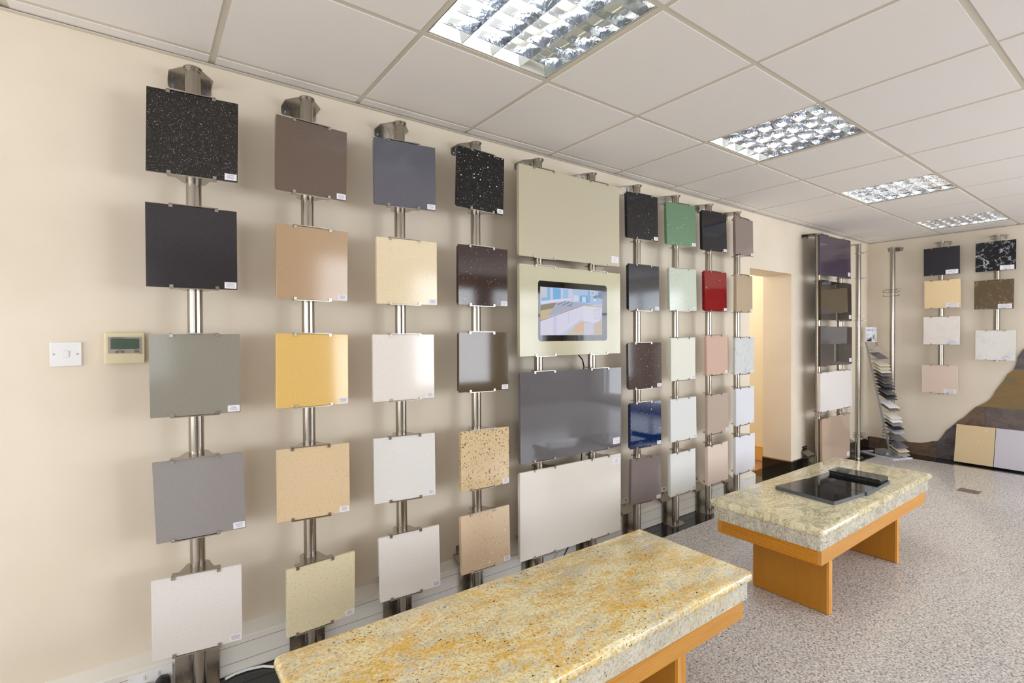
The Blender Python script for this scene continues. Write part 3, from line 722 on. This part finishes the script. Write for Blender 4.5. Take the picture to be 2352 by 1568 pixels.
for ci, (sx, sz) in enumerate(((-1, -1), (1, -1), (1, 1), (-1, 1))):
    for i in range(n+1): pts.append((sx*(tw/2-.001-a)+a*cos(pi+ci*pi/2+pi/2*i/n), sz*(th/2-.001-a)+a*sin(pi+ci*pi/2+pi/2*i/n)))
b.prism(pts, 'y', .001, .035); b.obj('body', plain('glossy_black_glass', (10, 11, 14), .04), t, mat=TM)
# the picture on the screen, drawn as flat coloured shapes in screen fractions
SW, SH = .505, .275; sx0, sz0 = -SW/2-.012, SH/2-.0
def uv(x, y):
    u = (x-159)/1260; v = (y-(258+97*u))/(1022-87*u); return (sx0+min(max(u, 0), 1)*SW, sz0-min(max(v, 0), 1)*SH)
pic = [((205, 208, 235), [(150, 250), (1435, 350), (1410, 1300), (140, 1290)]),
 ((168, 196, 232), [(780, 300), (1430, 355), (1424, 640), (960, 640), (800, 560)]),
 ((206, 206, 206), [(165, 258), (280, 268), (285, 480), (165, 500)]),
 ((112, 186, 232), [(285, 270), (350, 275), (350, 540), (180, 560), (180, 490), (285, 480)]),
 ((96, 172, 226), [(395, 285), (550, 300), (550, 515), (400, 530)]),
 ((140, 196, 232), [(590, 300), (700, 310), (700, 500), (590, 515)]),
 ((232, 228, 245), [(165, 560), (740, 510), (790, 530), (180, 625)]),
 ((126, 116, 84), [(165, 640), (465, 590), (465, 700), (160, 765)]),
 ((206, 180, 120), [(158, 760), (480, 700), (560, 760), (155, 975)]),
 ((160, 170, 190), [(465, 600), (650, 560), (1020, 610), (1240, 650), (980, 665), (720, 745), (420, 850), (300, 880)]),
 ((120, 128, 150), [(480, 620), (640, 565), (790, 590), (760, 680), (500, 650)]),
 ((226, 228, 240), [(515, 650), (680, 570), (690, 575), (530, 655)]), ((226, 228, 240), [(620, 662), (770, 590), (780, 595), (640, 665)]),
 ((70, 160, 218), [(940, 450), (1090, 450), (1100, 600), (930, 585)]), ((200, 224, 245), [(975, 470), (1060, 470), (1065, 590), (975, 585)]),
 ((120, 170, 226), [(1100, 340), (1150, 345), (1150, 600), (1100, 600)]),
 ((228, 232, 244), [(1155, 350), (1255, 360), (1250, 450), (1155, 445)]), ((160, 180, 200), [(1170, 365), (1240, 372), (1238, 435), (1170, 430)]),
 ((100, 140, 140), [(1215, 460), (1320, 440), (1300, 510), (1230, 520)]), ((238, 240, 246), [(1225, 515), (1275, 515), (1265, 570), (1235, 570)]),
 ((120, 130, 160), [(1340, 360), (1428, 360), (1425, 520), (1310, 500)]),
 ((226, 222, 236), [(805, 430), (905, 450), (905, 570), (805, 575)]),
 ((214, 192, 120), [(1060, 650), (1240, 672), (1395, 680), (1390, 705), (1240, 700), (1000, 665)]),
 ((150, 130, 90), [(155, 968), (700, 755), (980, 660), (980, 672), (700, 772), (155, 985)]),
 ((226, 222, 240), [(155, 985), (700, 772), (990, 672), (1000, 925), (510, 1290), (150, 1290)]),
 ((206, 208, 238), [(400, 900), (470, 880), (470, 1285), (400, 1285)]), ((196, 200, 230), [(690, 790), (700, 788), (700, 1040), (690, 1045)]),
 ((232, 230, 245), [(1000, 668), (1395, 712), (1385, 830), (1360, 1010), (1240, 1040), (1000, 985)]),
 ((206, 204, 226), [(1228, 745), (1370, 735), (1350, 950), (1230, 950)]), ((226, 224, 240), [(1240, 758), (1358, 748), (1340, 938), (1240, 938)]),
 ((212, 196, 170), [(960, 985), (1240, 1040), (1410, 960), (1408, 1290), (640, 1290)]),
 ((226, 186, 150), [(815, 1090), (960, 1000), (1040, 1010), (1000, 1200), (810, 1230)]), ((196, 206, 170), [(640, 1285), (800, 1110), (805, 1240), (760, 1285)]),
 ((214, 216, 232), [(1020, 1020), (1230, 1040), (1225, 1285), (1015, 1285)])]
b = MB(); scrm = []
for i, (c, pl2) in enumerate(pic):
    b.cur = i; pts = [uv(*p) for p in pl2]; y = .0006-.00002*i
    b.add([(p[0], y, p[1]) for p in pts], [tuple(range(len(pts)))]); c = tuple(.7*a_+.3*b_ for a_, b_ in zip(c, (222, 222, 238))); scrm.append(emit('screen_glow_%d' % i, c, .80))
b.obj('screen', scrm, t, mat=TM)
for _x in (-.20, .19): pass

# empty clips left on the bare poles
def bare_clip(pi_, z, ang, top=True):
    t, pos, L = poles[pi_]
    b = clip_mesh(0, .05, top)
    mt = Matrix.Translation((pos.x, pos.y, z)) @ Matrix.Rotation(R(ang), 4, 'Z') @ Matrix.Translation((0, -.05, 0))
    b.obj('clip', M['steel2'], t, mat=mt)
for z, a, tp in ((2.300, 38, False), (2.018, 38, False), (1.590, 20, True), (1.545, 38, False), (.275, 8, True), (.262, -20, False), (.240, 8, True), (.222, 60, True)): bare_clip(12, z, a, tp)
for z, a, tp in ((1.912, -62, True), (1.900, -110, True), (1.880, -88, False), (1.836, -90, False), (.300, -95, True), (.262, -88, True), (.228, -90, False), (.190, -92, False)): bare_clip(13, z, a, tp)

# ------------------------------------------------------------------ tables
def table(loc, label, tx0, tx1, ty0, ty1, inset, ztop, top_m, edge_m, ax0, ax1, ay0, ay1, legs, za0):
    t = thing('display_table', (loc[0], loc[1], 0), label, 'table')
    z2 = ztop-.042; z1 = z2-.070
    b = MB(); b.box(tx0, ty0, z2, tx1, ty1, ztop); b.obj('stone_top', top_m, t, smooth=40, bevel=.0185, seg=5)
    b = MB(); b.box(tx0+inset, ty0+inset, z1, tx1-inset, ty1-inset, z2+.003); b.obj('lower_slab', edge_m, t, bevel=.002, seg=2)
    th = .020; ax = (ax0, ax1); zt = z1
    b = MB(); b.box(ax0, ay0, za0, ax1, ay0+th, zt); b.obj('apron_board', M['oak'], t, bevel=.001, seg=1)
    b = MB(); b.box(ax0, ay1-th, za0, ax1, ay1, zt); b.obj('apron_board', M['oak'], t, bevel=.001, seg=1)
    for xa in (ax0, ax1-th):
        b = MB(); b.box(xa, ay0+th, za0, xa+th, ay1-th, zt)
        o = b.obj('apron_board', M['oak_end'], t, bevel=.001, seg=1)
    b = MB(); b.box(ax0+th, ay0+th, za0+.02, ax1-th, ay1-th, za0+.035); b.obj('under_panel', M['oak'], t)
    for (x0, x1, y0, y1) in legs:
        b = MB(); b.box(x0, y0+.012, .002, x1, y1-.001, za0+.02)
        lg = b.obj('leg', M['oak_shaded'], t, bevel=.0015, seg=1)
        b = MB(); b.box(x0-.0008, y0, .002, x1+.0008, y0+.012, za0+.0); b.obj('edge_lipping', M['oak_lip'], lg, bevel=.001, seg=1)
    return t
M['oak_end'] = wood('orange_oak_cross_grain', (216, 146, 40), (176, 110, 28), 'y', fig=.40)
M['oak_lip'] = wood('oak_lipping', (224, 162, 76), (204, 136, 50), 'z')
table((3.41, 1.34), 'oak table with pale green-veined granite top, black samples lying on it', 2.588, 4.245, 1.043, 1.640, .020, .459,
      M['pale_granite'], M['pale_edge'], 2.629, 4.19, 1.068, 1.610, [(2.720, 2.757, 1.070, 1.455), (3.672, 3.708, 1.070, 1.455)], .270)
table((1.12, 1.32), 'oak table with golden cream granite top, in the foreground', .303, 1.945, 1.034, 1.605, .018, .452,
      M['gold'], M['gold_edge_sheen'], .345, 1.906, 1.058, 1.580, [(1.488, 1.532, 1.060, 1.455), (.66, .704, 1.060, 1.455)], .268)
# little paper tag on the golden table, dark granite offcuts on the other one
zt2 = .4592
b = MB(); b.box(-.018, -.013, 0, .018, .013, .0006)
tag(b.obj('paper_tag', M['label'], mat=Matrix.Translation((1.862, 1.088, .4522)) @ Matrix.Rotation(R(15), 4, 'Z')), 'small white paper tag on the corner of the golden table', 'tag')
polished = stone('polished_black_pearl', (24, 24, 25), [(110, .12, (50, 52, 54)), (90, .02, (104, 112, 114)), (200, .06, (76, 80, 80))], .045)
sawn = stone('sawn_dark_granite_edge', (84, 88, 94), [(260, .25, (124, 130, 138)), (240, .2, (56, 58, 62))], .45)
def offcut(label, pts, z, th, cove=False):
    cx = sum(p[0] for p in pts)/len(pts); cy = sum(p[1] for p in pts)/len(pts)
    t = thing('granite_offcut', (cx, cy, z), label, 'stone sample', 'dark granite samples on the table')
    b = MB(); n = len(pts)
    b.add([(p[0], p[1], z) for p in pts]+[(p[0], p[1], z+th) for p in pts], [tuple(range(n))[::-1]]+[(i, (i+1) % n, n+(i+1) % n, n+i) for i in range(n)])
    b.cur = 1; b.add([(p[0], p[1], z+th) for p in pts], [tuple(range(n))])
    b.obj('slab', [sawn, polished], t)
offcut('square black polished granite sample nearest the table end', [(3.022, 1.165), (3.338, 1.128), (3.380, 1.462), (3.064, 1.500)], zt2, .020)
offcut('second black polished granite sample, under the grey moulded strip', [(3.345, 1.118), (3.735, 1.128), (3.742, 1.436), (3.387, 1.455)], zt2, .020)
t = thing('granite_moulding', (3.68, 1.28, zt2+.02), 'narrow granite moulding strip with a grey reflection lying on the black samples', 'stone sample')
b = MB(); x0, x1, y0, y1, z = 3.612, 3.745, 1.140, 1.425, zt2+.0202
pr = [(x1, z), (x1, z+.024), (x0-.01, z+.024), (x0-.008, z+.019), (x0+.004, z+.017), (x0+.012, z+.008), (x0+.012, z)]
b.prism(pr, 'y', y0, y1); b.obj('strip', stone('black_granite_grey_reflection', (70, 72, 72), [(160, .2, (100, 104, 106)), (90, .05, (140, 144, 146))], .06), t)  # black granite greyed, its reflection painted into the base colour

# ------------------------------------------------------------------ stone tiles leaning on the end wall
for (yc, mat, lab) in ((1.401, S('cream_quartz_floor_sample', (218, 196, 156), [(200, .1, (208, 182, 140)), (60, .006, (255, 250, 240))], rough=.12), 'cream stone tile leaning against the slate on the end wall'),
                       (1.070, S('lilac_white_floor_sample', (206, 203, 212), [(240, .12, (190, 188, 198))], rough=.12), 'pale lilac-white stone tile leaning at far right of the end wall')):
    q = (7.112, yc, .2115, -90.4, -14.7, 0, .312 if yc > 1.2 else .34, .403); Mx = panel_matrix(q)
    if yc < 1.2: Mx = Mx @ Matrix.Translation((.0, 0, 0))
    t = thing('leaning_tile', (7.06, yc, 0), lab, 'stone tile', 'stone tiles leaning on the end wall')
    b = MB(); b.box(-q[6]/2, 0, -q[7]/2, q[6]/2, .012, q[7]/2); b.obj('slab', mat, t, mat=Mx, bevel=.0008, seg=1)

# ------------------------------------------------------------------ sloping stand of sample chips
B0 = Matrix(((.9165, .40, 0, 6.722), (-.40, .9165, 0, 2.018), (0, 0, 1, 0), (0, 0, 0, 1)))
zL = Vector((6.722, 2.018, 0))
M['stand'] = plain('silver_powder_coat', (158, 162, 168), .35, .3)
M['stand_w'] = plain('white_powder_coat', (228, 228, 234), .3)
t = thing('chip_stand', zL, 'tall sloping silver stand holding rows of small stone chips, in the corner', 'display stand')
b = MB(); b.box(-.032, -.052, 0, .235, .085, .012); b.obj('base_plate', M['stand_w'], t, mat=B0, bevel=.002)
b = MB(); b.box(-.032, .085, 0, -.004, .372, .012); b.box(-.004, .346, 0, .15, .372, .012); b.obj('base_arm', M['stand_w'], t, mat=B0, bevel=.002)
b = MB(); b.box(.012, .03, .0125, .135, .21, .07); bb = b.obj('base_block', plain('grey_card_box', (150, 148, 150), .5), t, mat=B0, bevel=.002)
b = MB(); b.box(.0112, .075, .03, .012, .10, .056); b.obj('blue_mark', plain('sky_blue_print', (40, 150, 200), .4), bb, mat=B0)
b = MB(); b.box(.0112, .04, .03, .012, .068, .056); b.obj('white_mark', M['label'], bb, mat=B0)
UZ, UY = 1.30, .318
def upright(x):
    b = MB(); b.prism([(0-.012, .012), (.012, .012), (UY+.010, UZ), (UY-.010, UZ)], 'x', x-.002, x+.002); return b
for x in (0, .15): upright(x).obj('upright', M['stand'], t, mat=B0)
b = MB()
for k in range(12): z = .1+.1*k; y = UY*z/UZ; b.box(0, y+.004, z, .15, y+.008, z+.006)
b.obj('cross_wires', M['stand'], t, mat=B0)
sg = MB(); sg.box(-.004, UY-.002, UZ, .154, UY, UZ+.172)
so = sg.obj('sign_board', M['label'], t, mat=B0)
blue = plain('sign_blue', (52, 92, 150), .5)
Fs = B0 @ Matrix.Translation((.004, UY-.0025, UZ+.125)) @ Matrix.Rotation(R(90), 4, 'X')
text('DIRESCO', .034, 'lettering', blue, so, Fs)
b = MB()
for (x0, z0, x1, z1) in ((.098, .112, .100, .164), (.144, .112, .146, .164), (.098, .162, .146, .164), (.098, .112, .146, .114)): b.box(x0, UY-.0028, UZ+z0, x1, UY-.002, UZ+z1)
b.obj('logo_square', blue, so, mat=B0)
def art(pts, col, nm, d):
    b = MB(); b.add([(p[0], UY-.0022-d, UZ+p[1]) for p in pts], [tuple(range(len(pts)))]); b.obj(nm, plain('print_'+nm, col, .5), so, mat=B0)
art([(.004, .004), (.150, .004), (.150, .098), (.004, .098)], (206, 208, 214), 'picture_ground', 0)
art([(.010, .040), (.060, .092), (.085, .090), (.085, .050)], (226, 228, 232), 'picture_worktop', .0002)
art([(.012, .004), (.080, .004), (.080, .044), (.012, .020)], (30, 30, 38), 'picture_black_front', .0003)
art([(.010, .036), (.085, .058), (.085, .052), (.010, .028)], (60, 66, 80), 'picture_edge', .0004)
art([(.100, .030), (.120, .030), (.125, .070), (.110, .085), (.096, .066)], (120, 140, 130), 'picture_plant', .0003)
art([(.125, .008), (.146, .008), (.146, .040), (.125, .036)], (190, 170, 150), 'picture_bowl', .0003)
CH = [(328, 'warm grey', (186, 178, 168)), (400, 'iron grey', (112, 110, 112)), (477, 'cream', (228, 220, 202)), (515, 'buttermilk', (226, 218, 184)), (552, 'white', (232, 230, 226)),
 (588, 'taupe', (128, 118, 110)), (628, 'storm grey', (86, 86, 92)), (667, 'dusky brown', (116, 104, 98)), (705, 'slate blue', (84, 84, 94)), (740, 'blackish grey', (62, 62, 68)), (790, 'smoke grey', (108, 104, 104)),
 (818, 'anthracite', (56, 58, 64)), (850, 'dull lead grey', (98, 98, 102)), (935, 'bright white', (238, 238, 240)), (970, 'coffee brown', (140, 122, 104)), (1052, 'ivory', (234, 228, 212)), (1090, 'snow white', (240, 242, 246)),
 (1130, 'fawn', (158, 148, 138)), (1170, 'ink blue-black', (58, 60, 72)), (1213, 'silver grey', (178, 180, 188)), (1293, 'brown-grey', (104, 98, 100)), (1367, 'blue-grey', (96, 98, 108)), (1410, 'biscuit', (220, 206, 178)), (1450, 'stone grey', (162, 158, 152))]
ordn = ['topmost', 'second', 'third', 'fourth', 'fifth', 'sixth', 'seventh', 'eighth', 'ninth', 'tenth', 'eleventh', 'twelfth', 'thirteenth', 'fourteenth', 'fifteenth', 'sixteenth', 'seventeenth', 'eighteenth', 'nineteenth', 'twentieth', 'twenty-first', 'twenty-second', 'twenty-third', 'lowest']
for i, (yc, cn, col) in enumerate(CH):
    ypx = 740+yc/4.75; zt = 1.385-(ypx-768)*(.00500-.00018*i/23)
    yu = UY*(zt+.07)/UZ-.006; tip = yu-.120
    t = thing('stone_chip', (B0 @ Vector((.075, tip, zt))), '%s stone chip, %s on the sloping chip stand' % (cn, ordn[i] if i in (0, 23) else ordn[i]+' from the top'), 'stone chip', 'stone chips on the sloping stand')
    a = math.atan2(.066, .120)
    Mc = B0 @ Matrix.Translation((.075, tip, zt)) @ Matrix.Rotation(a, 4, 'X')
    L_ = .137
    cm = stone('chip_'+cn.replace(' ', '_').replace('-', '_'), col, [(400, .1, tuple(int(c*.9) for c in col))], .15)
    b = MB(); b.box(-.072, 0, 0, .072, L_, .007); b.obj('chip', cm, t, mat=Mc, bevel=.0008, seg=1)
    dk = tuple(int(c*.72) for c in col)
    b = MB(); w_ = .0012
    for (x0, y0, x1, y1) in ((-.048, .028, .048, .028+w_), (-.048, .098, .048, .098+w_), (-.048, .028, -.048+w_, .098), (.048-w_, .028, .048, .098)): b.box(x0, y0, .0070, x1, y1, .0074)
    b.obj('outline_print', plain('chip_print_%d' % i, dk, .4), t, mat=Mc)

# ------------------------------------------------------------------ things on the side wall
t = thing('light_switch', (-.215, YW, 1.327), 'square white light switch on the left wall', 'light switch')
b = MB(); b.box(-.258, 2.390, 1.284, -.172, YW, 1.370); b.obj('plate', M['whitep'], t, bevel=.002)
b = MB(); b.box(-.222, 2.388, 1.315, -.205, 2.391, 1.340); b.obj('rocker_surround', M['rockerp'], t, bevel=.0008, seg=1)
b = MB(); b.add([(-.220, 2.3880, 1.317), (-.207, 2.3880, 1.317), (-.207, 2.3855, 1.338), (-.220, 2.3855, 1.338), (-.220, 2.389, 1.317), (-.207, 2.389, 1.317), (-.207, 2.389, 1.338), (-.220, 2.389, 1.338)],
   [(0, 1, 2, 3), (4, 7, 6, 5), (0, 4, 5, 1), (3, 2, 6, 7), (0, 3, 7, 4), (1, 5, 6, 2)]); b.obj('rocker', M['whitep'], t)
for x in (-.247, -.183):
    b = MB(); b.cyl(x, 1.327, 2.3892, 2.391, .0032, 14, 'y'); b.obj('screw', M['bolt'], t)
t = thing('thermostat', (-.046, YW, 1.345), 'cream wall controller with green display beside the sage sample', 'thermostat')
x0, x1, z0, z1 = -.107, .013, 1.286, 1.404
b = MB(); b.box(x0, 2.373, z0+.004, x1, YW, z1); b.obj('case', M['cream_p'], t, bevel=.004, seg=3)
b = MB(); b.box(x0+.001, 2.3700, z0+.003, x1-.001, 2.374, z0+.040); b.obj('flap', M['cream_p'], t, bevel=.002)
b = MB(); b.box(x1-.019, 2.3695, z0+.0385, x1-.009, 2.3702, z0+.0400); b.obj('flap_notch', M['hole'], t)
b = MB(); b.box(x0+.010, 2.3722, z0+.041, x1-.009, 2.3732, z1-.016); fc = b.obj('fascia', plain('silver_fascia', (168, 160, 152), .25), t)
b = MB(); b.box(x0+.018, 2.3716, z0+.0565, x1-.017, 2.3724, z1-.0225); b.obj('display', M['lcd'], t)
for xa, xb in ((x0+.030, x0+.041), (x0+.046, x0+.057), (x0+.086, x0+.101)):
    b = MB(); b.box(xa, 2.3695, z0+.043, xb, 2.3724, z0+.050); b.obj('button', M['greyp'], t, bevel=.0015)
text('MITSUBISHI ELECTRIC', .0040, 'lettering', M['black'], fc, facing_room(x0+.021, 2.3719, z1-.0212))
text('TEMP', .0032, 'lettering', M['black'], fc, facing_room(x0+.040, 2.3719, z0+.0520))
text('ON/OFF', .0032, 'lettering', M['black'], fc, facing_room(x0+.087, 2.3719, z0+.0520))
def socket(x0, x1, z0, z1, label, gangs):
    t = thing('wall_socket', ((x0+x1)/2, 2.338, z0), label, 'socket')
    b = MB(); b.box(x0, 2.331, z0, x1, 2.338, z1); b.obj('plate', M['whitep'], t, bevel=.002)
    w = (x1-x0)/gangs
    for g in range(gangs):
        xc = x0+w*(g+.5); b = MB()
        for (dx, dz, hw, hh) in ((0, .012, .002, .004), (-.011, -.010, .003, .002), (.011, -.010, .003, .002)): b.box(xc+dx-hw, 2.3304, (z0+z1)/2-.008+dz-hh, xc+dx+hw, 2.3312, (z0+z1)/2-.008+dz+hh)
        b.obj('pin_holes', M['hole'], t)
        sx = xc+(.012 if g == 0 else -.012) if gangs == 2 else xc+.012
        b = MB(); b.box(sx-.0045, 2.328, z1-.030, sx+.0045, 2.3315, z1-.012); b.obj('rocker', M['rockerp'], t, bevel=.001)
    return t
socket(-.048, .088, .042, .132, 'white double socket on the trunking at bottom left', 2)
socket(4.130, 4.226, .045, .131, 'white socket at the end of the trunking near the doorway', 1)
t = thing('black_plug', (.056, 2.325, .06), 'black mains plug in the double socket', 'plug')
b = MB(); pts = [(.056+.024*cos(2*pi*i/24), .079+.024*sin(2*pi*i/24)-(.006 if sin(2*pi*i/24) < -.3 else 0)) for i in range(24)]
b.prism(pts, 'y', 2.300, 2.3305); b.obj('body', M['black'], t, bevel=.004, smooth=40)
b = MB(); b.tube([(.056, 2.312, .058), (.056, 2.308, .035), (.05, 2.300, .012), (.02, 2.29, .006), (-.05, 2.27, .006)], .0035); b.obj('lead', M['black'], t, smooth=40)
t = thing('plug_adapter', (-.008, 2.32, .03), 'white safety plug with green label in the double socket', 'plug')
b = MB(); b.prism([(-.032, .030), (.016, .030), (.016, .082), (.008, .094), (-.024, .094), (-.032, .082)], 'y', 2.288, 2.3305); b.obj('body', M['whitep'], t, bevel=.004, seg=3)
b = MB(); b.box(-.022, 2.2872, .070, .004, 2.288, .086); b.obj('green_label', plain('green_print', (60, 130, 96), .4), t)
b = MB(); b.box(.008, 2.2872, .064, .013, 2.288, .070); b.obj('red_button', plain('red_button', (200, 40, 40), .4), t)
b = MB(); b.tube([(.262, 2.318, .0062), (.30, 2.330, .0062), (.345, 2.330, .0062), (.40, 2.315, .0062), (.45, 2.27, .0062), (.50, 2.18, .0062), (.60, 2.06, .0062), (.80, 1.93, .0062), (.90, 1.75, .0062)], .0055, 10)
tag(b.obj('white_cable', M['whitep'], smooth=40), 'white mains cable along the black floor border by the leftmost pole', 'cable')
b = MB(); b.tube([(2.15, 2.262, 1.30), (2.19, 2.275, 1.262), (2.235, 2.292, 1.235), (2.262, 2.306, 1.19), (2.255, 2.312, 1.12), (2.25, 2.315, 1.0), (2.262, 2.32, .72), (2.25, 2.322, .58), (2.24, 2.32, .30), (2.21, 2.31, .17), (2.12, 2.29, .10), (2.04, 2.28, .02), (2.10, 2.255, .006), (2.17, 2.25, .006)], .0042, 8)
tag(b.obj('screen_lead', M['black'], smooth=40), 'black lead hanging behind the large panels from the screen', 'cable')
# service box lid in the floor
t = thing('floor_box', (5.88, 1.19, .0), 'rectangular dark floor service box lid', 'floor box')
b = MB(); b.box(5.812, 1.119, -.001, 5.948, 1.263, .0016); b.obj('lid', plain('dark_bronze_lid', (112, 102, 94), .4), t, bevel=.0006, seg=1)
b = MB(); b.box(5.835, 1.150, .0016, 5.925, 1.153, .0020); b.obj('lid_slot', M['hole'], t)
